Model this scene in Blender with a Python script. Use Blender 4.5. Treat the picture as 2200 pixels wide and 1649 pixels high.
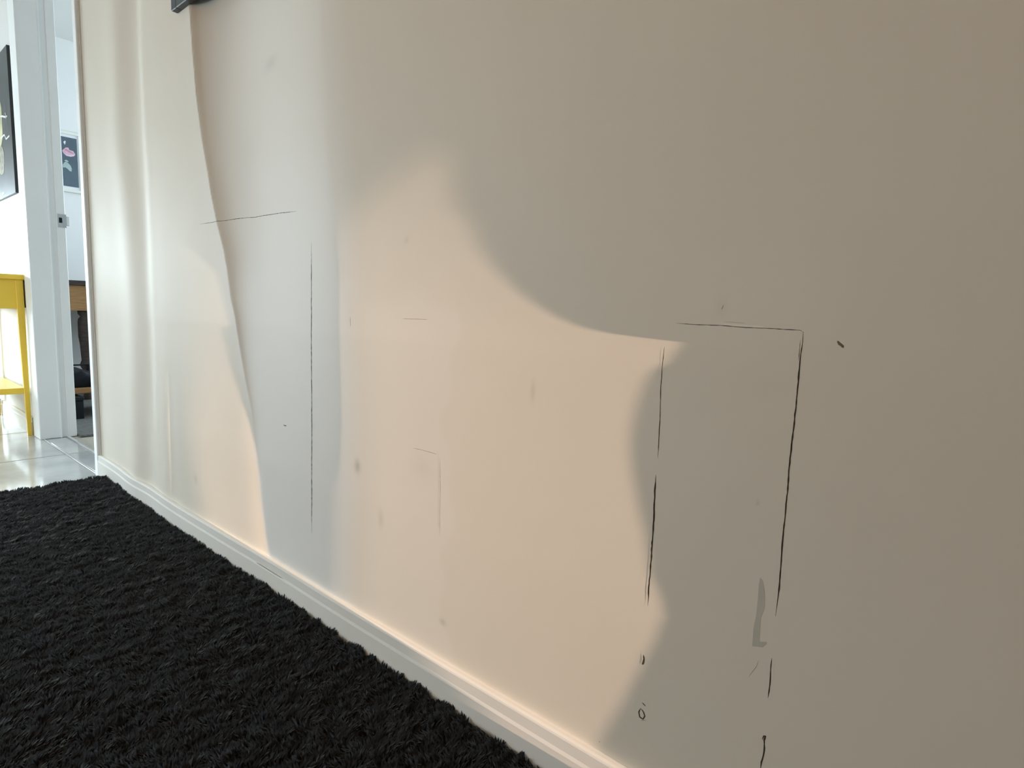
import bpy, bmesh, math, random
import numpy as np
from mathutils import Matrix, Vector

for o in list(bpy.data.objects): bpy.data.objects.remove(o)
scene = bpy.context.scene
COL = scene.collection

# ---------------------------------------------------------------- camera
# x runs along the long wall (towards the viewer), the wall face is y = 0, the room lies at y < 0
cam_d = bpy.data.cameras.new('camera'); cam = bpy.data.objects.new('camera', cam_d); COL.objects.link(cam)
cam_d.sensor_fit = 'HORIZONTAL'; cam_d.sensor_width = 36; cam_d.lens = 36 * 1262 / 2200; cam_d.clip_start = .02
AX = [(0.762136, 0.103559, -0.639080),
      (0.646489, -0.068904, 0.759806),
      (0.034650, -0.992234, -0.119464)]
right = Vector((AX[0][0], AX[1][0], AX[2][0])); down = Vector((AX[0][1], AX[1][1], AX[2][1])); fwd = Vector((AX[0][2], AX[1][2], AX[2][2]))
m = Matrix((right, -down, -fwd)).transposed().to_4x4(); m.translation = Vector((0, -0.64308, .65))
cam.matrix_world = m
scene.camera = cam

# ---------------------------------------------------------------- light and exposure
vs = scene.view_settings
vs.view_transform = 'Standard'; vs.look = 'None'; vs.exposure = 0; vs.gamma = 1; vs.use_curve_mapping = False
world = bpy.data.worlds.new('world'); scene.world = world; world.use_nodes = True
world.node_tree.nodes['Background'].inputs[0].default_value = (.75, .87, 1, 1)
world.node_tree.nodes['Background'].inputs[1].default_value = .3

def area(name, loc, rot, sx, sy, power, col, spread=180):
    d = bpy.data.lights.new(name, 'AREA'); d.shape = 'RECTANGLE'; d.size = sx; d.size_y = sy
    d.energy = power; d.color = col; d.spread = math.radians(spread)
    o = bpy.data.objects.new(name, d); COL.objects.link(o); o.location = loc; o.rotation_euler = rot
    return o
R90 = math.pi / 2
# daylight: glazed end of the hall, window opposite the console table, added warm fill (unseen) behind the viewer, side room window
area('daylight_hall_end', (-6.30, -1.25, .95), (R90 - .9, 0, -R90), 1.7, 1.1, 220, (.76, .91, 1))
area('daylight_hall_window', (-2.6, -2.70, .95), (R90 - 1.0, 0, 0), 1.7, 1.05, 42, (.70, .89, 1))
area('warm_fill_rear', (-.9, -2.83, 1.6), (R90, 0, 0), 1.3, 1.0, 11, (1, .52, .14))
area('daylight_side_room', (-4.1, 2.83, 1.5), (-R90, 0, 0), 1.4, 1.4, 66, (.72, .88, 1))
# low evening sun coming through an added unseen slit in the end wall, skimming the wall
SUN_TAN = .014
sd = bpy.data.lights.new('low_sun', 'SUN'); sd.energy = 56; sd.color = (1, .71, .54); sd.angle = math.radians(.06)
sun = bpy.data.objects.new('low_sun', sd); COL.objects.link(sun)
sun.rotation_euler = Vector((-1, SUN_TAN, -.026)).to_track_quat('-Z', 'Y').to_euler()
sun.location = (3, -.1, 1)

# ---------------------------------------------------------------- measured outlines on the walls (metres)
EDGE_R = [(-0.8756, 1.3063), (-0.8087, 1.1072), (-0.7848, 1.0304), (-0.7751, 0.9713), (-0.7580, 0.9111), (-0.7326, 0.8577), (-0.6985, 0.8117), (-0.6594, 0.7670), (-0.6180, 0.7344), (-0.5697, 0.7033), (-0.5250, 0.6805), (-0.4834, 0.6633), (-0.4372, 0.6498), (-0.3879, 0.6427), (-0.3427, 0.6394), (-0.3068, 0.6382), (-0.2952, 0.6356), (-0.3030, 0.6256), (-0.3160, 0.6060), (-0.3265, 0.5860), (-0.3356, 0.5573), (-0.3399, 0.5284), (-0.3393, 0.5000), (-0.3327, 0.4667), (-0.3236, 0.4340), (-0.3143, 0.4073), (-0.3066, 0.3747), (-0.3029, 0.3571), (-0.2949, 0.3463), (-0.2858, 0.3290), (-0.2808, 0.3075), (-0.2862, 0.2820), (-0.3004, 0.2463), (-0.3111, 0.2172), (-0.3250, 0.1797), (-0.3427, 0.1390), (-0.3582, 0.1047), (-0.3731, 0.0753), (-0.4163, -0.0037)]
EDGE_A = [(-1.6596, 1.6130), (-1.6525, 1.3968), (-1.6397, 1.2840), (-1.6222, 1.1693), (-1.5883, 1.0517), (-1.5308, 0.9068), (-1.4976, 0.8430), (-1.4549, 0.7755), (-1.4331, 0.7289), (-1.4126, 0.6678), (-1.3859, 0.6141), (-1.3651, 0.5503), (-1.3384, 0.4736), (-1.3098, 0.4057), (-1.2952, 0.3377), (-1.2789, 0.2691), (-1.2688, 0.2001), (-1.2505, 0.1144), (-1.2391, 0.0757), (-1.2284, 0.0235)]
EDGE_B = [(-1.0310, 1.3667), (-1.0153, 1.2044), (-0.9863, 0.9545), (-0.9382, 0.7004), (-0.9209, 0.4450), (-0.9250, 0.2658), (-0.9375, 0.0939), (-0.9381, 0.0457)]
EDGE_L = [(-1.9290, 1.7177), (-1.9101, 1.4738), (-1.8928, 1.0998), (-1.8388, 0.8392), (-1.7735, 0.5823), (-1.7183, 0.3297), (-1.6657, 0.1443), (-1.6493, 0.0566)]
WAVES = [([(-2.0525, -0.0202, -0.0202), (-2.0449, 0.1333, 0.1333), (-2.0264, 0.5721, 0.5721), (-2.0778, 0.8538, 0.8538), (-2.1374, 1.1379, 1.1379), (-2.1333, 1.4733, 1.4733), (-2.0968, 1.7810, 1.7810)], 0.070, 0.0065),
         ([(-1.9260, 0.2991, 0.2991), (-1.9350, 0.5758, 0.5758), (-1.9896, 0.9169, 0.9169), (-2.0205, 1.2526, 1.2526), (-2.0239, 1.3826, 1.3826), (-2.0124, 1.6301, 1.6301)], 0.030, -0.0018),
         ([(-1.8047, 0.0434, 0.0434), (-1.8005, 0.1824, 0.1824), (-1.8036, 0.3174, 0.3174), (-1.8129, 0.4494, 0.4494)], 0.035, 0.0012)]
K1 = ([(-1.5993, 0.8467), (-1.5194, 0.8455), (-1.4450, 0.8502), (-1.3830, 0.8499), (-1.3496, 0.8479), (-1.3150, 0.8482), (-1.2191, 0.8455), (-1.1369, 0.8412)], 0.00139)
K2 = ([(-1.0671, 0.7745), (-1.0549, 0.6112), (-1.0509, 0.4259), (-1.0488, 0.2830), (-1.0510, 0.1892)], 0.00293)
K3 = ([(-0.2904, 0.6452), (-0.2632, 0.6447), (-0.2399, 0.6446), (-0.2128, 0.6437), (-0.1917, 0.6437), (-0.1716, 0.6434), (-0.1594, 0.6432), (-0.1567, 0.6411)], 0.00085)
K3b = ([(-0.2367, 0.6487), (-0.2253, 0.6486), (-0.2131, 0.6481)], 0.00049)
K4 = ([(-0.1568, 0.6420), (-0.1565, 0.6347), (-0.1569, 0.6200), (-0.1570, 0.6015), (-0.1570, 0.5875), (-0.1572, 0.5594), (-0.1573, 0.5452), (-0.1577, 0.5141), (-0.1577, 0.4826), (-0.1574, 0.4582), (-0.1575, 0.4385), (-0.1572, 0.4187), (-0.1569, 0.3836), (-0.1570, 0.3581), (-0.1578, 0.3450)], 0.00182)
K5 = ([(-0.1586, 0.6337), (-0.1586, 0.6245), (-0.1584, 0.6130)], 0.00068)
K6 = ([(-0.3023, 0.6177), (-0.3034, 0.5935), (-0.3034, 0.5692), (-0.3020, 0.5421), (-0.3015, 0.5009), (-0.3011, 0.4870)], 0.00116)
K6b = ([(-0.3021, 0.4672), (-0.3019, 0.4391), (-0.3015, 0.4164), (-0.3014, 0.3877), (-0.3012, 0.3588), (-0.3018, 0.3323), (-0.3017, 0.3040)], 0.00249)
K7 = ([(-0.1576, 0.2984), (-0.1575, 0.2854), (-0.1571, 0.2697), (-0.1576, 0.2524)], 0.00146)
K8 = ([(-0.1593, 0.2031), (-0.1582, 0.2080), (-0.1564, 0.2095), (-0.1574, 0.2041), (-0.1567, 0.1947), (-0.1570, 0.1863), (-0.1582, 0.1774), (-0.1587, 0.1661)], 0.00184)
K9 = ([(-0.1703, 0.2903), (-0.1720, 0.2821), (-0.1766, 0.2726), (-0.1791, 0.2671)], 0.00057)
K10 = ([(-0.3031, 0.2403), (-0.3021, 0.2347), (-0.3030, 0.2288), (-0.3041, 0.2271)], 0.00306)
K11 = ([(-0.3023, 0.1699), (-0.3044, 0.1633), (-0.3028, 0.1578), (-0.2983, 0.1570), (-0.2961, 0.1624), (-0.2983, 0.1669), (-0.3023, 0.1699)], 0.00241)
K11b = ([(-0.3009, 0.1781), (-0.2983, 0.1769), (-0.2957, 0.1757)], 0.00180)
K11c = ([(-0.3018, 0.1533), (-0.2975, 0.1558), (-0.2933, 0.1583)], 0.00072)
K12 = ([(-0.7373, 0.4222), (-0.7187, 0.4231), (-0.7017, 0.4231), (-0.6796, 0.4225)], 0.00092)
K12b = ([(-0.6719, 0.4171), (-0.6693, 0.3683), (-0.6692, 0.3300), (-0.6681, 0.2916)], 0.00086)
K12c = ([(-0.7696, 0.6346), (-0.7370, 0.6353), (-0.7078, 0.6355)], 0.00082)
K12d = ([(-0.9179, 0.6335), (-0.9153, 0.6152)], 0.00173)
K13 = ([(-1.1685, 0.3960), (-1.1624, 0.3949), (-1.1544, 0.3961)], 0.00239)
K14 = ([(-0.1261, 0.6346), (-0.1239, 0.6321), (-0.1218, 0.6304), (-0.1200, 0.6283)], 0.00313)
K15 = ([(-0.2382, 0.6669), (-0.2390, 0.6639), (-0.2398, 0.6615)], 0.00125)
F1 = ([(-0.1552, 0.4118), (-0.1551, 0.3943), (-0.1546, 0.3783)], 0.00097)
F2 = ([(-0.1552, 0.2979), (-0.1552, 0.2864), (-0.1551, 0.2680), (-0.1556, 0.2518)], 0.00109)
F3 = ([(-0.2385, 0.6464), (-0.2226, 0.6458), (-0.2072, 0.6454), (-0.1941, 0.6450)], 0.00153)
F4 = ([(-0.1558, 0.6402), (-0.1546, 0.6316), (-0.1554, 0.6178)], 0.00067)
K16 = ([(-0.3580, 0.0952), (-0.3569, 0.0948)], 0.00194)
STAIN = [(-0.1763, 0.3812), (-0.1732, 0.3781), (-0.1703, 0.3662), (-0.1691, 0.3512), (-0.1722, 0.3370), (-0.1710, 0.3112), (-0.1646, 0.3138), (-0.1639, 0.3120), (-0.1677, 0.3062), (-0.1781, 0.3030), (-0.1784, 0.3241), (-0.1770, 0.3378), (-0.1766, 0.3562), (-0.1770, 0.3717)]
SMUDGES = [(-0.8910, 0.3610, 0.0086, 0.0122, 0.3500), (-0.4905, 0.5455, 0.0040, 0.0140, 0.1600), (-0.8210, 0.2791, 0.0066, 0.0154, 0.1600), (-0.6582, 0.1468, 0.0076, 0.0056, 0.2500), (-0.7682, 0.7624, 0.0059, 0.0052, 0.1200), (-1.2850, 1.1690, 0.0325, 0.0135, 0.1200), (-0.7123, 0.3940, 0.0250, 0.0194, 0.0600), (-0.1853, 0.4614, 0.0014, 0.0020, 0.2500), (-1.6237, 0.1793, 0.0121, 0.0129, 0.1500), (-0.2400, 0.6639, 0.0070, 0.0109, 0.0800), (-0.1889, 0.5841, 0.0275, 0.0239, 0.0200), (-1.4818, 0.1126, 0.1598, 0.0371, 0.0300), (-0.2569, 0.5665, 0.0158, 0.0309, 0.0150)]
PRINT_CORNERS = [(0.5532, 1.7630), (0.6443, 1.7682), (0.6361, 1.4334), (0.5519, 1.4297)]
PETALS = [(0.5552, 1.6683), (0.5770, 1.6945), (0.5926, 1.6965), (0.5972, 1.6823), (0.6206, 1.6784), (0.6316, 1.6593), (0.6243, 1.6454), (0.6030, 1.6371), (0.5796, 1.6381), (0.5634, 1.6519)]
PETAL_FOLD = [(0.5685, 1.6773), (0.5792, 1.6858), (0.5944, 1.6771), (0.6148, 1.6679), (0.6197, 1.6582), (0.6041, 1.6624), (0.5862, 1.6692)]
PETAL_RIM = [(0.5635, 1.6535), (0.5774, 1.6474), (0.6034, 1.6454), (0.6303, 1.6596), (0.6243, 1.6454), (0.6030, 1.6371), (0.5796, 1.6381)]
LEAF = [(0.5546, 1.5724), (0.5631, 1.5895), (0.5726, 1.5975), (0.5853, 1.5926), (0.6002, 1.5757), (0.6066, 1.5555), (0.6042, 1.5359), (0.5932, 1.5374), (0.5808, 1.5503), (0.5682, 1.5584), (0.5556, 1.5537)]
LEAF_TIP = [(0.5638, 1.6033), (0.5758, 1.6110), (0.5872, 1.6052), (0.5895, 1.5980), (0.5790, 1.5974)]
BUD = [(0.5652, 1.7290), (0.5744, 1.7394), (0.5794, 1.7360), (0.5768, 1.7233), (0.5739, 1.7120), (0.5707, 1.7158)]
POSTER_C = [(-3.5233, 1.7489), (-3.5237, 1.1173), (-3.8689, 1.1169)]
CREAM_A = [(-3.8579, 1.5728), (-3.7211, 1.5532), (-3.6994, 1.5151), (-3.7028, 1.4568), (-3.7069, 1.3890), (-3.7516, 1.3591), (-3.7912, 1.3463), (-3.9346, 1.3575)]
CREAM_B = [(-3.9346, 1.3575), (-3.7912, 1.3463), (-3.7419, 1.3530), (-3.7067, 1.3201), (-3.7131, 1.2656), (-3.7373, 1.2267), (-3.7845, 1.2253), (-3.8288, 1.2354), (-3.9694, 1.2598)]
SCRIBBLE_A = [(-3.7326, 1.4848), (-3.6782, 1.4760), (-3.6473, 1.4673), (-3.5901, 1.4602)]
SCRIBBLE_A2 = [(-3.6271, 1.4816), (-3.6138, 1.4680), (-3.6076, 1.4602), (-3.6221, 1.4561)]
SCRIBBLE_B = [(-3.7580, 1.3888), (-3.7178, 1.3908), (-3.6717, 1.3925), (-3.6539, 1.3784), (-3.6415, 1.3683), (-3.5685, 1.3715)]
SCRIBBLE_C = [(-3.6148, 1.6140), (-3.6116, 1.5429), (-3.6166, 1.4730), (-3.6039, 1.4307), (-3.5981, 1.3941)]
OVAL = [(-3.8174, 1.1409), (-3.7875, 1.1450), (-3.7536, 1.1416), (-3.7533, 1.1354), (-3.7825, 1.1317), (-3.8148, 1.1344)]
POSTER_TOPLEFT = [(-3.6517, 1.7582)]

# ---- relief of the long wall: how far the patched plasterboard stands out (m) at (x, z)
TAN = SUN_TAN                      # grazing slope of the low sun against the wall
CREST = .17                      # added ridge out of view, shaped to throw the long curved shadow
def sstep(t):
    t = np.clip(t * 0.5 + 0.5, 0, 1); return t * t * (3 - 2 * t)
def curve(pts, z):
    p = sorted(pts, key=lambda q: q[1]); return np.interp(z, [q[1] for q in p], [q[0] for q in p])
def lit_map(X, Z):
    xa = curve(EDGE_A, Z); xb = curve(EDGE_B, Z); xl = curve(EDGE_L, Z)
    amp = np.interp(Z, [0, .3, .6, .8, 1.0, 1.2, 1.4], [1.15, 1.3, 1.25, .72, .32, .14, .08])
    c = sstep((X - xb) / .13) * amp
    sa = np.interp(Z, [0, .25, .6, .9, 1.2, 1.5], [1.5, 1.1, .68, .48, .2, .12])
    edge = 1 + .7 * np.exp(-((xa - X) / .06) ** 2) * np.interp(Z, [.1, .35, .5], [1, 1, 0])
    s = sstep((xa - X) / .010) * sstep((X - xl) / .12) * sa * edge
    f = sstep((X - .2) / .05)
    return (c + s) * (1 - f) + f
def relief_grid(xs, zs):
    """xs ascending; returns h[z, x]"""
    X, Z = np.meshgrid(xs, zs)
    R = lit_map(X, Z)
    Xf, Rf = X[:, ::-1], R[:, ::-1]
    ds = -np.diff(Xf, axis=1)
    Hl = np.concatenate([np.zeros((len(zs), 1)), np.cumsum(.5 * (Rf[:, 1:] + Rf[:, :-1]) * ds, axis=1)], axis=1)[:, ::-1] * TAN
    xr = curve(EDGE_R, Z); xa = curve(EDGE_A, Z); xb = curve(EDGE_B, Z)
    hc = np.array([np.interp(xr[j, 0], xs, Hl[j]) for j in range(len(zs))])
    kc = np.argmin(abs(xs - CREST))
    bump = (hc - Hl[:, kc])[:, None] * np.exp(-((X - CREST) / .02) ** 2)
    # hollow where the board falls out of the light
    def hollow(a, b, c, p=1.0):
        t = np.clip((X - a) / (b - a), 0, 1); return c * (b - a) * (t ** p) * (1 - t) ** 1.5 * 4
    xh = np.maximum(xb - .02, xa + .1); L = xh - xa; t = np.clip((X - xa) / L, 0, 1)
    Hl = Hl - .0125 * L * t * (1 - t) ** 2                      # shallow dip, low down
    dep = np.interp(Z, [.30, .5, .7, .9, 1.3], [0, .006, .013, .027, .038]); pw = np.interp(Z, [.5, .98, 1.2], [.55, .65, .6])
    Hl = Hl - hollow(xa + .004, xh, 1., pw) / L * dep           # deep dip, higher up
    Hl = Hl - np.interp(Z, [.28, .42, .72, .9], [0, .0009, .0012, .004]) * sstep((xa + .05 - X) / .05)   # upper rows stay out of the sun past the joint
    h = Hl + TAN * X
    h = h - np.mean(h[:, np.argmin(abs(xs + 1.95))])
    # ease to zero at the door lining and level the rows out there
    k = sstep((X + 2.22) / .28)
    h = h * k - .005 + bump
    # vertical waves in the board near the door
    def dgauss(t): return -t * np.exp(.5 - .5 * t * t)
    for pts, w, a in WAVES:
        m = sstep((Z - pts[0][2]) / .12) * sstep((pts[-1][2] - Z) / .12)
        h = h + a * m * dgauss((X - curve([(q[0], q[1]) for q in pts], Z)) / w)
    return h

# ---------------------------------------------------------------- materials
def mat(name, col, rough=.6, noise=0, scale=8, spec=.3, bump=0, bscale=60, metal=0, stretch=None, col2=None, sheen=0):
    m = bpy.data.materials.new(name); m.use_nodes = True
    nt = m.node_tree; b = nt.nodes['Principled BSDF']
    b.inputs['Base Color'].default_value = (*col, 1); b.inputs['Roughness'].default_value = rough
    b.inputs['Specular IOR Level'].default_value = spec; b.inputs['Metallic'].default_value = metal
    if sheen: b.inputs['Sheen Weight'].default_value = sheen; b.inputs['Sheen Roughness'].default_value = .5
    tc = nt.nodes.new('ShaderNodeTexCoord'); mp = nt.nodes.new('ShaderNodeMapping')
    nt.links.new(tc.outputs['Object'], mp.inputs[0])
    if stretch: mp.inputs['Scale'].default_value = stretch
    if noise:
        n = nt.nodes.new('ShaderNodeTexNoise'); n.inputs['Scale'].default_value = scale; n.inputs['Detail'].default_value = 6
        nt.links.new(mp.outputs[0], n.inputs[0])
        r = nt.nodes.new('ShaderNodeValToRGB')
        c2 = col2 or tuple(c * (1 - noise) for c in col)
        r.color_ramp.elements[0].color = (*c2, 1); r.color_ramp.elements[1].color = (*col, 1)
        r.color_ramp.elements[0].position = .35; r.color_ramp.elements[1].position = .65
        nt.links.new(n.outputs[0], r.inputs[0]); nt.links.new(r.outputs[0], b.inputs['Base Color'])
    if bump:
        n2 = nt.nodes.new('ShaderNodeTexNoise'); n2.inputs['Scale'].default_value = bscale; n2.inputs['Detail'].default_value = 4
        nt.links.new(mp.outputs[0], n2.inputs[0])
        bp = nt.nodes.new('ShaderNodeBump'); bp.inputs['Distance'].default_value = bump
        nt.links.new(n2.outputs[0], bp.inputs['Height']); nt.links.new(bp.outputs[0], b.inputs['Normal'])
    return m
def wall_mat(name, col):
    """off-white wall paint; the vertex layer 'scuff' holds hand marks and grime, 'primer' the white filler left on the repairs"""
    m = mat(name, col, .65, .025, 3, .25); nt = m.node_tree; b = nt.nodes['Principled BSDF']
    src = b.inputs['Base Color'].links[0].from_socket
    a = nt.nodes.new('ShaderNodeAttribute'); a.attribute_name = 'scuff'
    mx = nt.nodes.new('ShaderNodeMix'); mx.data_type = 'RGBA'; mx.blend_type = 'MIX'
    nt.links.new(a.outputs['Fac'], mx.inputs['Factor']); nt.links.new(src, mx.inputs[6])
    mx.inputs[7].default_value = (.10, .085, .065, 1)
    a2 = nt.nodes.new('ShaderNodeAttribute'); a2.attribute_name = 'cool_light_filler'
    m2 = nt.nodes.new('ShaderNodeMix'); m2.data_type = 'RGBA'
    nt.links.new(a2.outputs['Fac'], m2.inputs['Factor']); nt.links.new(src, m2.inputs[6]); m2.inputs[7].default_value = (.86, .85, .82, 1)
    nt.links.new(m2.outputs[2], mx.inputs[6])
    nt.links.new(mx.outputs[2], b.inputs['Base Color'])
    return m
M = dict(
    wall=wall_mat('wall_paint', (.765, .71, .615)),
    plain=mat('plain_wall_paint', (.80, .80, .78), .6, .02, 3),
    trim=mat('white_gloss_trim', (.80, .78, .73), .55, .03, 6, .25),
    jamb=mat('white_door_paint', (.93, .95, .95), .4, .03, 5, .4),
    panel=mat('tan_wall_paint', (.30, .22, .14), .7, .05, 3),
    ceiling=mat('ceiling_paint', (.70, .69, .66), .8, .02, 2),
    crack=mat('crack_shadow_dirt', (.055, .042, .028), .9, .3, 60),
    lip=mat('flake_edge_highlight', (.86, .82, .72), .6, .05, 30),
    nick=mat('grey_brown_nick', (.20, .165, .12), .8, .4, 90),
    pen=mat('brown_scuff', (.09, .07, .045), .8, .3, 60),
    faint=mat('fine_hairline', (.40, .35, .28), .9, .2, 60),
    stain=mat('adhesive_stain', (.56, .53, .46), .7, .06, 40),
    tile=mat('polished_grey_tile', (.62, .63, .62), .11, .35, 5, .7, col2=(.45, .47, .48)),
    grout=mat('dark_grout', (.10, .10, .10), .8, .2, 30),
    rugbase=mat('rug_backing', (.012, .011, .010), .95, .2, 40, .1),
    pile=mat('black_rug_pile', (.011, .010, .0088), .8, .45, 7, .25, col2=(.006, .0055, .005), sheen=.3),
    yellow=mat('yellow_paint', (.97, .66, .07), .35, .06, 10, .4),
    brown=mat('raw_brown_wood', (.13, .075, .045), .7, .4, 20, stretch=(1, 6, 1)),
    oak=mat('honey_pine', (.40, .22, .09), .45, .25, 10, .35, stretch=(1, 1.5, 14)),
    darkwood=mat('dark_walnut', (.07, .05, .04), .5, .4, 18, stretch=(1, 1, 5)),
    black=mat('black_frame', (.012, .015, .017), .35, .2, 20, .4),
    slate=mat('dark_poster', (.040, .045, .045), .4, .4, 9, .3, col2=(.025, .028, .030)),
    cream=mat('cream_paint', (.62, .60, .36), .6, .3, 25),
    tan=mat('tan_speckle', (.40, .37, .28), .7, .4, 60),
    chalk=mat('chalk_white', (.85, .85, .82), .8, .1, 40),
    grit=mat('faint_chalk', (.22, .23, .23), .8, .2, 40),
    printbg=mat('slate_blue_print', (.11, .15, .185), .4, .2, 8),
    pink=mat('pink_petal', (.72, .46, .56), .5, .15, 60),
    pinkd=mat('deep_pink_fold', (.55, .28, .38), .5, .15, 60),
    pinkl=mat('pale_pink_rim', (.80, .66, .72), .5, .1, 60),
    leaf=mat('pale_green_leaf', (.42, .52, .50), .5, .15, 40),
    paper=mat('white_paper', (.80, .81, .82), .6, .02, 20),
    metal=mat('brushed_nickel', (.42, .44, .45), .35, .1, 80, metal=.6),
    hole=mat('latch_hole', (.006, .008, .012), .6, .1, 50),
    alu=mat('bright_aluminium', (.72, .74, .75), .3, .05, 40, metal=.4),
    cloth=mat('black_nylon', (.008, .010, .014), .7, .3, 50, bump=.002, bscale=40),
    plastic=mat('black_plastic', (.008, .012, .014), .45, .2, 20),
    mat_grey=mat('grey_floor_mat', (.17, .17, .16), .9, .3, 60, bump=.002, bscale=200),
    vinyl=mat('pale_vinyl_floor', (.52, .48, .42), .4, .12, 8, stretch=(1, 8, 1)),
    laptop=mat('dark_blue_folder', (.03, .05, .08), .4, .2, 30),
    glass_frame=mat('window_frame_paint', (.75, .76, .76), .4, .02, 5),
)

def backlit(m, col, fac):
    """thin fibres let light through"""
    nt = m.node_tree; out = nt.nodes['Material Output']; p = nt.nodes['Principled BSDF']
    t = nt.nodes.new('ShaderNodeBsdfTranslucent'); t.inputs[0].default_value = (*col, 1)
    mx = nt.nodes.new('ShaderNodeMixShader'); mx.inputs[0].default_value = fac
    nt.links.new(p.outputs[0], mx.inputs[1]); nt.links.new(t.outputs[0], mx.inputs[2]); nt.links.new(mx.outputs[0], out.inputs[0])
backlit(M['pile'], (.10, .10, .105), .4)

# ---------------------------------------------------------------- helpers
def link(o, parent=None):
    COL.objects.link(o)
    if parent is not None:
        o.parent = parent
        o.matrix_parent_inverse = Matrix.Translation(-parent.location)
    return o
def meshobj(name, verts, faces, m, parent=None, smooth=False):
    me = bpy.data.meshes.new(name); me.from_pydata([tuple(map(float, v)) for v in verts], [], faces); me.materials.append(m)
    if smooth: me.polygons.foreach_set('use_smooth', [True] * len(me.polygons))
    me.update(); o = bpy.data.objects.new(name, me)
    return link(o, parent)
def bmobj(name, bm, m, parent=None, smooth=False):
    me = bpy.data.meshes.new(name); bmesh.ops.recalc_face_normals(bm, faces=bm.faces); bm.to_mesh(me); bm.free(); me.materials.append(m)
    if smooth: me.polygons.foreach_set('use_smooth', [True] * len(me.polygons))
    o = bpy.data.objects.new(name, me); return link(o, parent)
def add_box(bm, lo, hi, bev=0, seg=1):
    r = bmesh.ops.create_cube(bm, size=1)
    c = [(a + b) / 2 for a, b in zip(lo, hi)]; s = [b - a for a, b in zip(lo, hi)]
    for v in r['verts']: v.co = Vector([c[i] + v.co[i] * s[i] for i in range(3)])
    if bev: bmesh.ops.bevel(bm, geom=list({e for v in r['verts'] for e in v.link_edges}), offset=bev, segments=seg, affect='EDGES', profile=.5)
def box(name, lo, hi, m, parent=None, bev=0, seg=1):
    bm = bmesh.new(); add_box(bm, lo, hi, bev, seg); return bmobj(name, bm, m, parent)
def boxes(name, L, m, parent=None, bev=0):
    bm = bmesh.new()
    for lo, hi in L: add_box(bm, lo, hi, bev)
    return bmobj(name, bm, m, parent)
def taper(name, bot, top, m, parent=None, bev=.002):
    """bot/top: (x0, y0, x1, y1, z) rectangles"""
    bm = bmesh.new(); vs = []
    for (x0, y0, x1, y1, z) in (bot, top): vs += [bm.verts.new(p) for p in ((x0, y0, z), (x1, y0, z), (x1, y1, z), (x0, y1, z))]
    for f in ((3, 2, 1, 0), (4, 5, 6, 7), (0, 1, 5, 4), (1, 2, 6, 5), (2, 3, 7, 6), (3, 0, 4, 7)): bm.faces.new([vs[i] for i in f])
    if bev: bmesh.ops.bevel(bm, geom=list(bm.edges), offset=bev, segments=1, affect='EDGES')
    return bmobj(name, bm, m, parent)
def empty(name, loc=(0, 0, 0)):
    o = bpy.data.objects.new(name, None); o.location = loc; o.empty_display_size = .05; COL.objects.link(o); return o
def tag(o, label, cat, group=None):
    o['label'] = label; o['category'] = cat
    if group: o['group'] = group
    return o
def struct(o, label=None, cat=None):
    o['kind'] = 'structure'
    if label: o['label'] = label
    if cat: o['category'] = cat
    return o
def poly(name, pts3, m, parent=None, thick=None):
    """flat polygon with a little thickness along the vector thick"""
    n = len(pts3); V = [Vector(p) for p in pts3]
    if thick is None: return meshobj(name, V, [list(range(n))], m, parent)
    t = Vector(thick); bm = bmesh.new()
    a = [bm.verts.new(v) for v in V]; b = [bm.verts.new(v + t) for v in V]
    bm.faces.new(a[::-1]); bm.faces.new(b)
    for i in range(n): bm.faces.new((a[i], a[(i + 1) % n], b[(i + 1) % n], b[i]))
    return bmobj(name, bm, m, parent)

# ---------------------------------------------------------------- the long patched wall
WALL_END = -2.505                 # edge at the doorway
ROOM_END = 1.62                   # end of the hall behind the viewer
CEIL = 2.42
def spaced(*parts): return np.unique(np.round(np.concatenate([np.linspace(a, b, n, endpoint=False) for a, b, n in parts]), 6))
PATCHES = [(-.312, -.158, .10, .640), (-1.592, -1.071, .178, .846), (-.925, -.680, .105, .625)]
xs = spaced((WALL_END, -1.4, 190), (-1.4, -.6, 210), (-.6, .25, 330), (.25, ROOM_END, 36)); xs = np.append(xs, ROOM_END)
zs = spaced((0, 1.0, 250), (1.0, 1.62, 110), (1.62, CEIL, 30)); zs = np.append(zs, CEIL)
for x0, x1, z0, z1 in PATCHES:
    for v in (x0, x1): xs[np.argmin(abs(xs - v))] = v
    for v in (z0, z1): zs[np.argmin(abs(zs - v))] = v
H = relief_grid(xs, zs)
def hat(x, z):
    i = int(np.clip(np.searchsorted(xs, x) - 1, 0, len(xs) - 2)); j = int(np.clip(np.searchsorted(zs, z) - 1, 0, len(zs) - 2))
    u = min(max((x - xs[i]) / (xs[i + 1] - xs[i]), 0), 1); v = min(max((z - zs[j]) / (zs[j + 1] - zs[j]), 0), 1)
    return float((H[j, i] * (1 - u) + H[j, i + 1] * u) * (1 - v) + (H[j + 1, i] * (1 - u) + H[j + 1, i + 1] * u) * v)
GX, GZ = np.meshgrid(xs, zs)
SC = np.zeros_like(GX)
for x, z, rx, rz, s in SMUDGES:
    SC = np.maximum(SC, s * np.exp(-((GX - x) / rx) ** 2 - ((GZ - z) / rz) ** 2))
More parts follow.
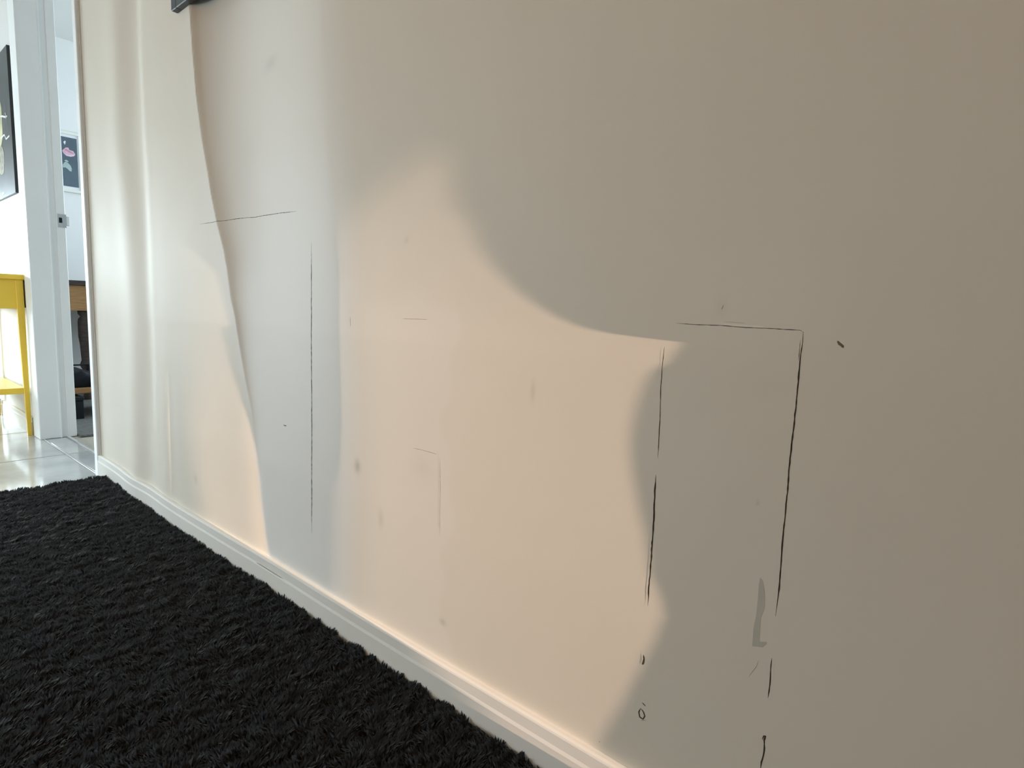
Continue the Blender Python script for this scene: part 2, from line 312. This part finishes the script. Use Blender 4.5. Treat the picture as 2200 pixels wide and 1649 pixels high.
# cool light of the strip painted in as paler colour, plus repair filler
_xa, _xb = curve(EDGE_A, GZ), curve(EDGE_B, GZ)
COOL_FILLER = .85 * sstep((GX - _xa) / np.interp(GZ, [.25, .5, .8], [.012, .07, .12])) * sstep((_xb + .02 - GX) / .06) * np.interp(GZ, [.55, 1.0], [1, .6])
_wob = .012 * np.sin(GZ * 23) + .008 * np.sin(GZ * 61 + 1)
COOL_FILLER = np.maximum(COOL_FILLER, .14 * sstep((GX + .945 + _wob) / .012) * sstep((-.652 + _wob - GX) / .008) * sstep((.665 - GZ + .01 * np.sin(GX * 40)) / .02))
COOL_FILLER = np.maximum(COOL_FILLER, .09 * np.exp(-((GX + .20) / .075) ** 4 - ((GZ - .675) / .05) ** 4))
CX, CZ = .5 * (xs[1:] + xs[:-1]), .5 * (zs[1:] + zs[:-1]); cx, cz = np.meshgrid(CX, CZ)
owner = np.zeros(cx.shape, int)
for k, (x0, x1, z0, z1) in enumerate(PATCHES): owner[(cx > x0) & (cx < x1) & (cz > z0) & (cz < z1)] = k + 1
hx = np.gradient(H, xs, axis=1); hz = np.gradient(H, zs, axis=0)
nx, nn = len(xs), len(zs)
NRM = np.stack([-hx, -np.ones_like(H), -hz], -1); NRM /= np.linalg.norm(NRM, axis=-1, keepdims=True)
def wall_piece(name, k, parent=None):
    jj, ii = np.where(owner == k); base = jj * nx + ii
    quads = np.stack([base, base + 1, base + nx + 1, base + nx], 1)
    used, inv = np.unique(quads, return_inverse=True); q = inv.reshape(quads.shape)
    V = np.stack([GX.ravel(), -H.ravel(), GZ.ravel()], 1)[used]
    me = bpy.data.meshes.new(name); me.from_pydata(V.tolist(), [], q.tolist()); me.materials.append(M['wall'])
    me.polygons.foreach_set('use_smooth', [True] * len(me.polygons))
    a = me.attributes.new('scuff', 'FLOAT', 'POINT'); a.data.foreach_set('value', SC.ravel()[used].astype(np.float32))
    a = me.attributes.new('cool_light_filler', 'FLOAT', 'POINT'); a.data.foreach_set('value', COOL_FILLER.ravel()[used].astype(np.float32))
    me.update(); me.normals_split_custom_set_from_vertices(NRM.reshape(-1, 3)[used].tolist())
    o = bpy.data.objects.new(name, me); return link(o, parent)
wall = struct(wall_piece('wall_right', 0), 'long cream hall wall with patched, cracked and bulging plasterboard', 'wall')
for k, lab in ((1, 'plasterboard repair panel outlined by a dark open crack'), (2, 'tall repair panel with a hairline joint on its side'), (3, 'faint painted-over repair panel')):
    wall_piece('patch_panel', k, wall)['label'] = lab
# body of the wall behind the face
box('wall_core', (WALL_END + .002, .075, 0), (ROOM_END, .12, CEIL), M['plain'], wall)
boxes('wall_edge', [((WALL_END, .0, 0), (WALL_END + .004, .12, CEIL))], M['plain'], wall)
rng = random.Random(4)
def ribbon(name, pts, w, m, parent, lift=.00007, ragged=.35, taper_ends=True, closed=False):
    """a thin dark opening that follows the wall face"""
    P = []
    for (a, b), (c, d) in zip(pts[:-1], pts[1:]):
        L = math.hypot(c - a, d - b); n = max(2, int(L / .004))
        for i in range(n): P.append((a + (c - a) * i / n, b + (d - b) * i / n))
    P.append(pts[-1]); n = len(P); V, F = [], []
    j0 = 0
    for i, (x, z) in enumerate(P):
        a = P[max(i - 1, 0)]; b = P[min(i + 1, n - 1)]; t = Vector((b[0] - a[0], b[1] - a[1])).normalized(); nrm = Vector((-t.y, t.x))
        u = i / (n - 1); e = min(1, 8 * u + .15, 8 * (1 - u) + .15) if taper_ends else 1
        j0 = .6 * j0 + .4 * rng.uniform(-1, 1)
        hw = w * .38 * e * (1 + ragged * rng.uniform(-1, 1)); c = Vector((x, z)) + nrm * (j0 * w * ragged)
        for s in (-1, 1):
            p = c + nrm * hw * s; V.append((p.x, -hat(p.x, p.y) - lift, p.y))
        if i: k = 2 * i; F.append((k - 2, k - 1, k + 1, k))
    return meshobj(name, V, F, m, parent)
for nm, pts, mm, lab in (
    ('crack', K1, 'crack', None), ('crack', K2, 'crack', None), ('crack', K3, 'crack', None), ('crack', K3b, 'faint', None), ('crack', K4, 'crack', None),
    ('crack', K5, 'crack', None), ('crack', K6, 'crack', None), ('crack', K6b, 'crack', None), ('crack', K7, 'crack', None), ('crack', K8, 'crack', None),
    ('crack', K9, 'faint', None), ('scuff', K10, 'pen', None), ('scuff', K11, 'pen', 'small brown ring-shaped scuff'), ('scuff', K11b, 'pen', None), ('scuff', K11c, 'faint', None),
    ('crack', K12, 'faint', None), ('crack', K12b, 'faint', None), ('crack', K12c, 'faint', None), ('crack', K12d, 'faint', None), ('scuff', K13, 'pen', None),
    ('flake_highlight', F1, 'lip', None), ('flake_highlight', F2, 'lip', None), ('flake_highlight', F3, 'lip', None),  # paler strips painting the highlight along raised crack lips
    ('scuff', K14, 'nick', 'dark oval nick beside the repair panel'), ('scuff', K15, 'faint', None), ('scuff', K16, 'pen', None)):
    o = ribbon(nm, pts[0], pts[1], M[mm], wall, ragged=.3 if nm == 'crack' else .12)
    if lab: o['label'] = lab
st = [(x, -hat(x, z) - .0001, z) for x, z in STAIN]
poly('stain', st, M['stain'], wall)['label'] = 'grey-brown strip of old adhesive'

# baseboard that follows the wall
def baseboard(name, bx, hfun, y0=0):
    prof = [(0, .082), (-.007, .082), (-.0105, .0805), (-.0115, .078), (-.0118, .062), (-.0135, .057), (-.0135, .0)]
    V, F = [], []
    for x in bx:
        h = hfun(x)
        for (py, pz) in prof: V.append((x, y0 - h + py, pz))
        V.append((x, .02, 0)); V.append((x, .02, .082))
    n = len(prof) + 2
    for i in range(len(bx) - 1):
        for k in range(n): a = i * n + k; b = i * n + (k + 1) % n; F.append((a, b, b + n, a + n))
    F.append(tuple(range(n))); F.append(tuple(reversed(range((len(bx) - 1) * n, len(bx) * n))))
    return meshobj(name, V, F, M['trim'])
BH = np.array([hat(x, .09) for x in np.arange(-2.5, 1.63, .01)]); BH = np.convolve(np.pad(BH, 9, mode='edge'), np.ones(19) / 19, 'valid')
def bbh(x): return float(np.interp(x, np.arange(-2.5, 1.63, .01), BH))
bb = struct(baseboard('baseboard_right', xs[::2] if xs[-1] in xs[::2] else np.append(xs[::2], xs[-1]), bbh), 'low white baseboard along the patched wall', 'baseboard')
meshobj('crack', [(-1.265, -bbh(-1.26) - .0146, .0615), (-1.155, -bbh(-1.155) - .0146, .0615), (-1.155, -bbh(-1.155) - .0146, .0625), (-1.265, -bbh(-1.26) - .0146, .0628)], [(0, 1, 2, 3)], M['faint'], bb)

# ---------------------------------------------------------------- rest of the shell
FAR = -6.5
wl = struct(box('wall_left', (-4.2, 0, 0), (-3.45, .12, CEIL), M['plain']), 'bright white wall beyond the doorway', 'wall')
struct(box('wall_over_door', (-3.45, 0, 2.06), (WALL_END - .002, .12, CEIL), M['plain']), 'white wall over the doorway', 'wall')
b2 = struct(baseboard('baseboard_left', [-4.2, -3.8, -3.49], lambda x: 0), 'white baseboard under the yellow console table', 'baseboard')
def wall_with_opening(name, axis, pos, thick, a0, a1, o0, o1, z0, z1, label):
    L = []
    def add(p, q, r, s):
        if q - p > 1e-4 and s - r > 1e-4:
            L.append(((pos, p, r), (pos + thick, q, s)) if axis == 'x' else ((p, pos, r), (q, pos + thick, s)))
    add(a0, o0, 0, CEIL); add(o1, a1, 0, CEIL); add(o0, o1, 0, z0); add(o0, o1, z1, CEIL)
    return struct(boxes(name, L, M['plain']), label, 'wall')
W0, W1 = -3.55, -1.75
def opp():
    z0, z1 = .04, 1.13; y0, y1 = -2.98, -2.88
    return struct(boxes('wall_opposite', [((FAR, y0, 0), (W0, y1, CEIL)), ((W1, y0, 0), (-1.6, y1, CEIL)), ((-.2, y0, 0), (ROOM_END, y1, CEIL)),
        ((W0, y0, 0), (W1, y1, z0)), ((W0, y0, z1), (W1, y1, CEIL)), ((-1.6, y0, 0), (-.2, y1, 1.05)), ((-1.6, y0, 2.15), (-.2, y1, CEIL))], M['panel']),
        'tan wall opposite the patched wall', 'wall')
opp()
wall_with_opening('wall_far_end', 'x', FAR - .1, .1, -2.98, 2.98, -2.15, -.35, .02, 1.22, 'white end wall of the hall with a glazed opening')
# end wall behind the viewer with an added tall narrow slit right beside the long wall
# (its edge is shaped to trim the sun, wider towards the floor)
SLIT = [(.10, 0.0604), (0.239, 0.0604), (0.389, 0.0600), (0.539, 0.0564), (0.689, 0.0545), (0.839, 0.0471), (0.989, 0.0388), (1.139, 0.0341), (1.289, 0.0313), (1.489, 0.0301), (1.789, 0.0300), (2.2, 0.0300)]
ne = boxes('wall_near_end', [((ROOM_END, -2.98, 0), (ROOM_END + .1, -.06, CEIL)), ((ROOM_END, -.06, 0), (ROOM_END + .1, -.003, .10)),
    ((ROOM_END, -.06, 2.2), (ROOM_END + .1, -.003, CEIL)), ((ROOM_END, -.003, 0), (ROOM_END + .1, 2.98, CEIL))], M['panel'])
struct(ne, 'end wall behind the viewer', 'wall')
poly('sun_trim_edge', [(ROOM_END, -.06, .10)] + [(ROOM_END, -w, z) for z, w in SLIT] + [(ROOM_END, -.06, 2.2)], M['panel'], ne, (.1, 0, 0))
struct(box('ceiling', (FAR, -2.98, CEIL), (ROOM_END + .1, 2.98, CEIL + .1), M['ceiling']), 'white ceiling', 'ceiling')
struct(boxes('wall_side_room', [((-5.3, .12, 0), (-5.2, 2.98, CEIL)), ((-5.2, 2.88, 0), (-4.8, 2.98, CEIL)), ((-3.4, 2.88, 0), (-2.0, 2.98, CEIL)), ((-4.8, 2.88, 0), (-3.4, 2.98, .8)), ((-4.8, 2.88, 2.2), (-3.4, 2.98, CEIL)), ((-2.0, .12, 0), (-1.9, 2.98, CEIL))], M['plain']), 'pale walls of the room beyond the doorway', 'wall')
struct(boxes('wall_corridor', [((-5.2, .12, 0), (-4.2, .16, CEIL))], M['plain']), 'white corridor wall past the console table', 'wall')
def window(name, lo, hi, axis):
    e = struct(empty(name, ((lo[0] + hi[0]) / 2, (lo[1] + hi[1]) / 2, lo[2])), 'window opening for an unseen light, out of the picture', 'window')
    t = .05; L = []
    if axis == 'y':
        L = [((lo[0], lo[1], lo[2]), (lo[0] + t, hi[1], hi[2])), ((hi[0] - t, lo[1], lo[2]), (hi[0], hi[1], hi[2])), ((lo[0] + t, lo[1], lo[2]), (hi[0] - t, hi[1], lo[2] + t)), ((lo[0] + t, lo[1], hi[2] - t), (hi[0] - t, hi[1], hi[2]))]
    else:
        L = [((lo[0], lo[1], lo[2]), (hi[0], lo[1] + t, hi[2])), ((lo[0], hi[1] - t, lo[2]), (hi[0], hi[1], hi[2])), ((lo[0], lo[1] + t, lo[2]), (hi[0], hi[1] - t, lo[2] + t)), ((lo[0], lo[1] + t, hi[2] - t), (hi[0], hi[1] - t, hi[2]))]
    for a, b in L: box('window_frame', a, b, M['glass_frame'], e)
window('window_1', (W0, -2.97, .04), (W1, -2.89, 1.13), 'y'); window('fill_window', (-1.6, -2.97, 1.05), (-.2, -2.89, 2.15), 'y')  # the second opening is added for the warm fill, out of view
window('window_3', (FAR - .09, -2.15, .02), (FAR - .01, -.35, 1.22), 'x'); window('window_4', (-4.8, 2.89, .8), (-3.4, 2.97, 2.2), 'y')

# ---------------------------------------------------------------- floor
fl = struct(box('floor', (FAR, -2.98, -.1), (ROOM_END + .1, .088, -.004), M['grout']), 'hall floor of large polished grey tiles', 'floor')
tm = {}
def tile(x0, x1, y0, y1):
    key = (round(x1 - x0, 4), round(y1 - y0, 4))
    if key not in tm:
        bm = bmesh.new(); add_box(bm, (0, 0, -.004), (x1 - x0, y1 - y0, 0), .0012)
        bmesh.ops.recalc_face_normals(bm, faces=bm.faces); me = bpy.data.meshes.new('tile'); bm.to_mesh(me); bm.free(); me.materials.append(M['tile']); tm[key] = me
    o = bpy.data.objects.new('tile', tm[key]); COL.objects.link(o); o.parent = fl; o.location = (x0, y0, 0)
g = .004
for i in range(-7, 4):
    x0 = -2.964 + .608 * i; x1 = x0 + .608
    if x1 > -2.0: continue
    for j in range(4):
        y1 = -.004 - .608 * j; tile(x0 + g, x1 - g, y1 - .608 + 2 * g, y1)
tile(-3.332, -2.964 - g, .006, .084); tile(-2.964 + g, -2.52, .006, .084)
struct(box('floor_side_room', (-5.3, .088, -.1), (ROOM_END + .1, 2.98, -.002), M['vinyl']), 'pale floor of the room beyond the doorway', 'floor')

# ---------------------------------------------------------------- doorway
dr = struct(empty('door_1', (-2.93, .06, 0)), 'white lining of the pocket door opening', 'doorway')
jf = box('jamb', (-3.45, -.014, 0), (-3.334, .068, 2.06), M['jamb'], dr, .0025)
box('jamb_groove', (-3.45, .066, 0), (-3.341, .096, 2.06), M['jamb'], dr)
box('jamb_stop', (-3.45, .092, 0), (-3.336, .126, 2.06), M['jamb'], dr, .002)
box('jamb_bead', (-3.336, .063, 0), (-3.3315, .069, 2.06), M['jamb'], dr, .001)
box('jamb', (-2.540, -.0085, 0), (-2.506, .044, 2.06), M['jamb'], dr, .002)
box('jamb_stop', (-2.540, .088, 0), (-2.506, .126, 2.06), M['jamb'], dr, .002)
boxes('head_lining', [((-3.334, -.010, 2.03), (-2.540, .126, 2.06))], M['jamb'], dr)
sp = boxes('strike_plate', [((-3.336, .096, .966), (-3.3325, .130, 1.024))], M['metal'], dr, .0008)
box('latch_hole', (-3.334, .101, .985), (-3.3318, .113, 1.008), M['hole'], sp)
box('strike_lip', (-3.345, .127, .975), (-3.331, .140, 1.016), M['alu'], sp, .003, 2)
box('floor_track', (-3.350, .085, -.003), (-2.50, .095, .006), M['alu'], dr, .001)
box('threshold_strip', (-3.334, -.003, -.004), (-2.54, .004, .0015), M['alu'], dr, .0005)

# ---------------------------------------------------------------- shaggy black rug
RX0, RX1, RY0 = -2.415, 1.35, -1.75
def redge(x): return -bbh(x) - .0155
rug = empty('rug', (-.5, -.9, 0)); tag(rug, 'black shaggy rug laid along the patched wall', 'rug')
rx = np.linspace(RX0, RX1, 240); V, F = [], []
nr = np.random.default_rng(3)
NY = 90
for i, x in enumerate(rx):
    e = redge(x) - .004
    for j in range(NY):
        y = e + (RY0 - e) * j / (NY - 1); V.append((x, y, .0175))
nb = len(V)
for i in range(len(rx) - 1):
    for j in range(NY - 1):
        a = i * NY + j; F.append((a, a + 1, a + NY + 1, a + NY))
for i, x in enumerate(rx): V.append((x, redge(x) - .004, .001)); V.append((x, RY0, .001))
for i in range(len(rx) - 1):
    F.append((i * NY, (i + 1) * NY, nb + 2 * i + 2, nb + 2 * i)); F.append((i * NY + NY - 1, nb + 2 * i + 1, nb + 2 * i + 3, (i + 1) * NY + NY - 1))
meshobj('rug_backing', V, F, M['rugbase'], rug)
def vnoise(x, y, s, seed):
    r = np.random.default_rng(seed); G = r.random((256, 256)); x = x * s; y = y * s
    xi = np.floor(x).astype(int); yi = np.floor(y).astype(int); u = x - xi; v = y - yi; u = u * u * (3 - 2 * u); v = v * v * (3 - 2 * v)
    g_ = lambda a, b: G[a % 256, b % 256]
    return (g_(xi, yi) * (1 - u) + g_(xi + 1, yi) * u) * (1 - v) + (g_(xi, yi + 1) * (1 - u) + g_(xi + 1, yi + 1) * u) * v
def tufts(n, x0, x1, y0, wid):
    x = nr.uniform(x0, x1, n); ee = np.interp(x, rx, [redge(t) for t in rx]); y = ee - .003 - nr.random(n) * (ee - .003 - y0)
    ang = 2.6 + 1.2 * (vnoise(x, y, 6, 1) - .5) + 3.4 * (vnoise(x, y, 55, 2) - .5) + nr.normal(0, .5, n)
    ln = .0125 * (.62 + .75 * vnoise(x * 1.5, y * .7, 70, 5)) * nr.uniform(.8, 1.15, n)
    lean = .40 + .5 * vnoise(x * 1.4, y * .8, 90, 7) + nr.normal(0, .12, n)
    dx, dy = np.cos(ang), np.sin(ang); sx, sy = -dy, dx
    w = wid * nr.uniform(.7, 1.2, n)
    def ring(f, zf, wf): # along, height, width
        cx_, cy_ = x + dx * ln * lean * f, y + dy * ln * lean * f; cy_ = np.minimum(cy_, ee + .003)
        z = .016 + ln * zf * np.clip(1.15 - .4 * lean, .45, 1.1)
        return cx_, cy_, z, w * wf
    vs_ = []
    for f, zf, wf in ((0, 0, 1), (.3, .62, 1.0)):
        a, b, z, ww = ring(f, zf, wf)
        vs_ += [np.stack([a - sx * ww, np.minimum(b - sy * ww, ee + .004), z], 1), np.stack([a + sx * ww, np.minimum(b + sy * ww, ee + .004), z], 1)]
    a, b, z, ww = ring(1, 1, .0); vs_.append(np.stack([a, b, z], 1))
    Vt = np.stack(vs_, 1).reshape(-1, 3); k = np.arange(n)[:, None] * 5
    T = np.concatenate([k + np.array([[0, 1, 3]]), k + np.array([[0, 3, 2]]), k + np.array([[2, 3, 4]])])
    return Vt, T
V1, T1 = tufts(230000, RX0, .05, -.80, .0019); V2, T2 = tufts(40000, RX0, RX1, RY0, .005)
VV = np.concatenate([V1, V2]); TT = np.concatenate([T1, T2 + len(V1)])
me = bpy.data.meshes.new('pile'); me.vertices.add(len(VV)); me.vertices.foreach_set('co', VV.ravel().astype(np.float32))
me.loops.add(len(TT) * 3); me.loops.foreach_set('vertex_index', TT.ravel().astype(np.int32)); me.polygons.add(len(TT))
me.polygons.foreach_set('loop_start', np.arange(0, len(TT) * 3, 3, dtype=np.int32)); me.update(calc_edges=True); me.validate()
me.polygons.foreach_set('use_smooth', [True] * len(me.polygons)); me.materials.append(M['pile'])
po = bpy.data.objects.new('pile', me); link(po, rug); po['kind'] = 'stuff'

# ---------------------------------------------------------------- things on and by the walls
# frame whose corner shows at the top of the long wall
fx, fz, fy = -1.724, 1.386, -hat(-1.70, 1.39)
pf = empty('picture_frame', (fx + .3, fy, fz)); tag(pf, 'black picture frame hanging on the patched wall, cut off by the top of the photo', 'picture')
fy = -max(hat(x, 1.39) for x in (-1.70, -1.5, -1.3, -1.1)) ; W_, H_, D_, t_ = .62, .5, .016, .03
fb = -hat(-1.70, 1.39)
for a, b in (((fx, 0, fz), (fx + t_, 0, fz + H_)), ((fx + W_ - t_, 0, fz), (fx + W_, 0, fz + H_)), ((fx + t_, 0, fz), (fx + W_ - t_, 0, fz + t_)), ((fx + t_, 0, fz + H_ - t_), (fx + W_ - t_, 0, fz + H_))):
    box('frame_bar', (a[0], fb - D_, a[2]), (b[0], fb, b[2]), M['black'], pf, .0015)
box('print', (fx + t_, fb - .008, fz + t_), (fx + W_ - t_, fb - .002, fz + H_ - t_), M['slate'], pf)

# dark poster on the far white wall
ps = tag(box('poster', (-4.02, -.012, 1.117), (-3.523, 0, 1.752), M['slate'], None, .001), 'dark grey poster with chalky scribbles on the white wall above the yellow table', 'poster')
def wdec(name, pts, m, lift=.0008, parent=ps): return poly(name, [(x, -.012 - lift, z) for x, z in pts], m, parent, (0, .0006, 0))
wdec('paint_patch', [p for p in CREAM_A], M['cream']); wdec('paint_patch', CREAM_B, M['tan']); wdec('chalk_dot', OVAL, M['chalk'])
def stroke(name, pts, w, m, parent):
    V, F = [], []
    for i, (x, z) in enumerate(pts):
        a = pts[max(i - 1, 0)]; b = pts[min(i + 1, len(pts) - 1)]; t = Vector((b[0] - a[0], b[1] - a[1])).normalized(); n = Vector((-t.y, t.x))
        for s in (-1, 1): V.append((x + n.x * w * s, -.0132, z + n.y * w * s))
        if i: k = 2 * i; F.append((k - 2, k - 1, k + 1, k))
    meshobj(name, V, F, m, parent)
stroke('chalk_stroke', SCRIBBLE_A, .004, M['chalk'], ps); stroke('chalk_stroke', SCRIBBLE_A2, .003, M['chalk'], ps); stroke('chalk_stroke', SCRIBBLE_B, .004, M['chalk'], ps); stroke('chalk_stroke', SCRIBBLE_C, .003, M['grit'], ps)

# yellow console table
tb = empty('console_table', (-3.84, -.19, 0)); tag(tb, 'bright yellow console table with a lower shelf against the white wall', 'table')
TX0, TX1, TY0, TY1 = -4.20, -3.47, -.37, -.014
top = box('table_top', (TX0 - .012, TY0 - .012, .724), (TX1 + .012, TY1 + .006, .747), M['yellow'], tb, .004, 2)
for x0, s in ((TX1, -1), (TX0, 1)):
    for y0, q in ((TY1, -1), (TY0, 1)):
        taper('leg', (min(x0, x0 + s * .016), min(y0 + q * .003, y0 + q * .019), max(x0, x0 + s * .016), max(y0 + q * .003, y0 + q * .019), 0),
              (min(x0, x0 + s * .030), min(y0 + q * .001, y0 + q * .030), max(x0, x0 + s * .030), max(y0 + q * .001, y0 + q * .030), .724), M['yellow'], tb, .0015)
for y in (TY0 + .006, TY1 - .022): box('apron', (TX0 + .02, y, .592), (TX1 - .02, y + .016, .724), M['yellow'], tb, .001)
for x in (TX0 + .006, TX1 - .022): box('apron', (x, TY0 + .02, .592), (x + .016, TY1 - .018, .724), M['yellow'], tb, .001)
box('shelf', (TX0 + .004, TY0 + .008, .200), (TX1 - .004, TY1 - .016, .227), M['yellow'], tb, .002)
box('back_batten', (TX0 + .03, TY1 + .001, .598), (TX1 - .001, -.0015, .722), M['brown'], tb, .001)
tag(box('doormat', (-4.95, -.75, 0), (-4.225, -.020, .014), M['mat_grey'], None, .003), 'flat grey mat on the tiles beyond the yellow table', 'mat')

# ---------------------------------------------------------------- room beyond the doorway
BX = -5.2
fp = empty('flower_print', (BX, .52, 1.40)); tag(fp, 'white framed print of a pink flower on a slate background, seen through the doorway', 'picture')
for a, b in (((.36, 1.392), (.386, 1.806)), ((.655, 1.392), (.681, 1.806)), ((.386, 1.392), (.655, 1.412)), ((.386, 1.786), (.655, 1.806))):
    box('frame_bar', (BX, a[0], a[1]), (BX + .016, b[0], b[1]), M['trim'], fp, .002)
box('mount', (BX, .386, 1.412), (BX + .008, .655, 1.786), M['paper'], fp)
pr = box('print', (BX + .006, .40, 1.432), (BX + .011, .643, 1.766), M['printbg'], fp)
def pdec(n, pts, m, l): return poly(n, [(BX + .011 + l, y, z) for y, z in pts], m, pr, (-.0006, 0, 0))
pdec('petal', PETALS, M['pink'], .0008); pdec('petal', PETAL_FOLD, M['pinkd'], .0014); pdec('petal', PETAL_RIM, M['pinkl'], .0016)
pdec('leaf', LEAF, M['leaf'], .0008); pdec('leaf', LEAF_TIP, M['leaf'], .0010); pdec('bud', BUD, M['paper'], .0008)

dk = empty('desk', (-4.75, .8, 0)); tag(dk, 'honey coloured wooden desk with a deep apron in the room beyond the doorway', 'desk')
box('desk_top', (-5.19, .19, .727), (-4.395, 1.45, .752), M['darkwood'], dk, .003)
box('apron', (-4.43, .22, .573), (-4.41, 1.42, .727), M['oak'], dk, .001); box('apron', (-5.15, .22, .573), (-5.13, 1.42, .727), M['oak'], dk, .001)
box('apron', (-5.13, .22, .573), (-4.43, .24, .727), M['oak'], dk, .001); box('apron', (-5.13, 1.40, .573), (-4.43, 1.42, .727), M['oak'], dk, .001)
def turned_leg(cx_, cy_):
    prof = [(.0, .0), (.026, .0), (.030, .02), (.022, .05), (.024, .20), (.036, .225), (.034, .24), (.026, .26), (.031, .36), (.037, .41), (.037, .50), (.034, .52), (.022, .535), (.034, .552), (.036, .573), (0, .573)]
    bm = bmesh.new(); rings = []
    for r, z in prof:
        rings.append([bm.verts.new((cx_ + r * math.cos(a * math.pi / 8), cy_ + r * math.sin(a * math.pi / 8), z)) for a in range(16)] if r else [bm.verts.new((cx_, cy_, z))])
    for A, B in zip(rings[:-1], rings[1:]):
        for a in range(16):
            b = (a + 1) % 16
            if len(A) == 1: bm.faces.new((A[0], B[b], B[a]))
            elif len(B) == 1: bm.faces.new((A[a], A[b], B[0]))
            else: bm.faces.new((A[a], A[b], B[b], B[a]))
    bmobj('leg', bm, M['darkwood'], dk, True)
for cx_, cy_ in ((-4.47, .458), (-4.47, 1.37), (-5.10, .30), (-5.10, 1.37)): turned_leg(cx_, cy_)
tag(box('folder', (-4.72, .24, .752), (-4.41, .60, .757), M['laptop'], None, .001), 'thin dark blue folder lying under paper on the desk', 'folder')
ppr = bmesh.new(); add_box(ppr, (-4.70, .25, .757), (-4.405, .56, .7615)); tag(bmobj('paper', ppr, M['paper']), 'white paper sheets on the edge of the desk', 'paper')

sb = empty('low_bench', (-3.95, .42, 0)); tag(sb, 'low wooden bench with a pale top inside the room beyond the doorway', 'bench')
box('bench_top', (-4.15, .17, .137), (-3.80, .70, .168), M['oak'], sb, .004, 2)
for x0 in (-4.14, -3.835):
    for y0 in (.18, .665): box('leg', (x0, y0, 0), (x0 + .025, y0 + .025, .137), M['oak'], sb, .001)
bm = bmesh.new()
bag = [(.182, .169), (.40, .169), (.405, .20), (.37, .238), (.315, .243), (.30, .249), (.287, .264), (.274, .267), (.255, .26), (.20, .256), (.178, .235), (.174, .20)]
n = len(bag); secs = [(-3.825, .92), (-3.80, 1.0)] ; secs = [(-4.12, .90), (-4.09, .98), (-3.99, 1.0), (-3.87, .99), (-3.84, .95), (-3.825, .86)]
R_ = [[bm.verts.new((x, .29 + (y - .29) * k, .169 + (z - .169) * k)) for y, z in bag] for x, k in secs]
for A, B in zip(R_[:-1], R_[1:]):
    for i in range(n): bm.faces.new((A[i], A[(i + 1) % n], B[(i + 1) % n], B[i]))
bm.faces.new(R_[0][::-1]); bm.faces.new(R_[-1])
bg = tag(empty('bag', (-3.97, .29, .169)), 'slumped black fabric bag resting on the low bench', 'bag')
bmobj('bag_body', bm, M['cloth'], bg, True)
boxes('handle', [((-3.99, .225, .262), (-3.965, .235, .276)), ((-3.99, .335, .245), (-3.965, .345, .276)), ((-3.99, .225, .274), (-3.965, .345, .281))], M['cloth'], bg, .001)
bn = tag(empty('storage_box', (-3.86, .235, 0)), 'black plastic storage box standing under the low bench', 'box')
boxes('box_body', [((-4.06, .209, .0), (-3.745, .257, .108))], M['plastic'], bn, .003)
box('lid', (-4.065, .207, .108), (-3.74, .259, .128), M['plastic'], bn, .003)
tag(box('floor_mat', (-5.0, .128, -.002), (-3.288, 1.5, .010), M['mat_grey'], None, .003), 'dark grey mat on the floor of the room beyond the doorway', 'mat')
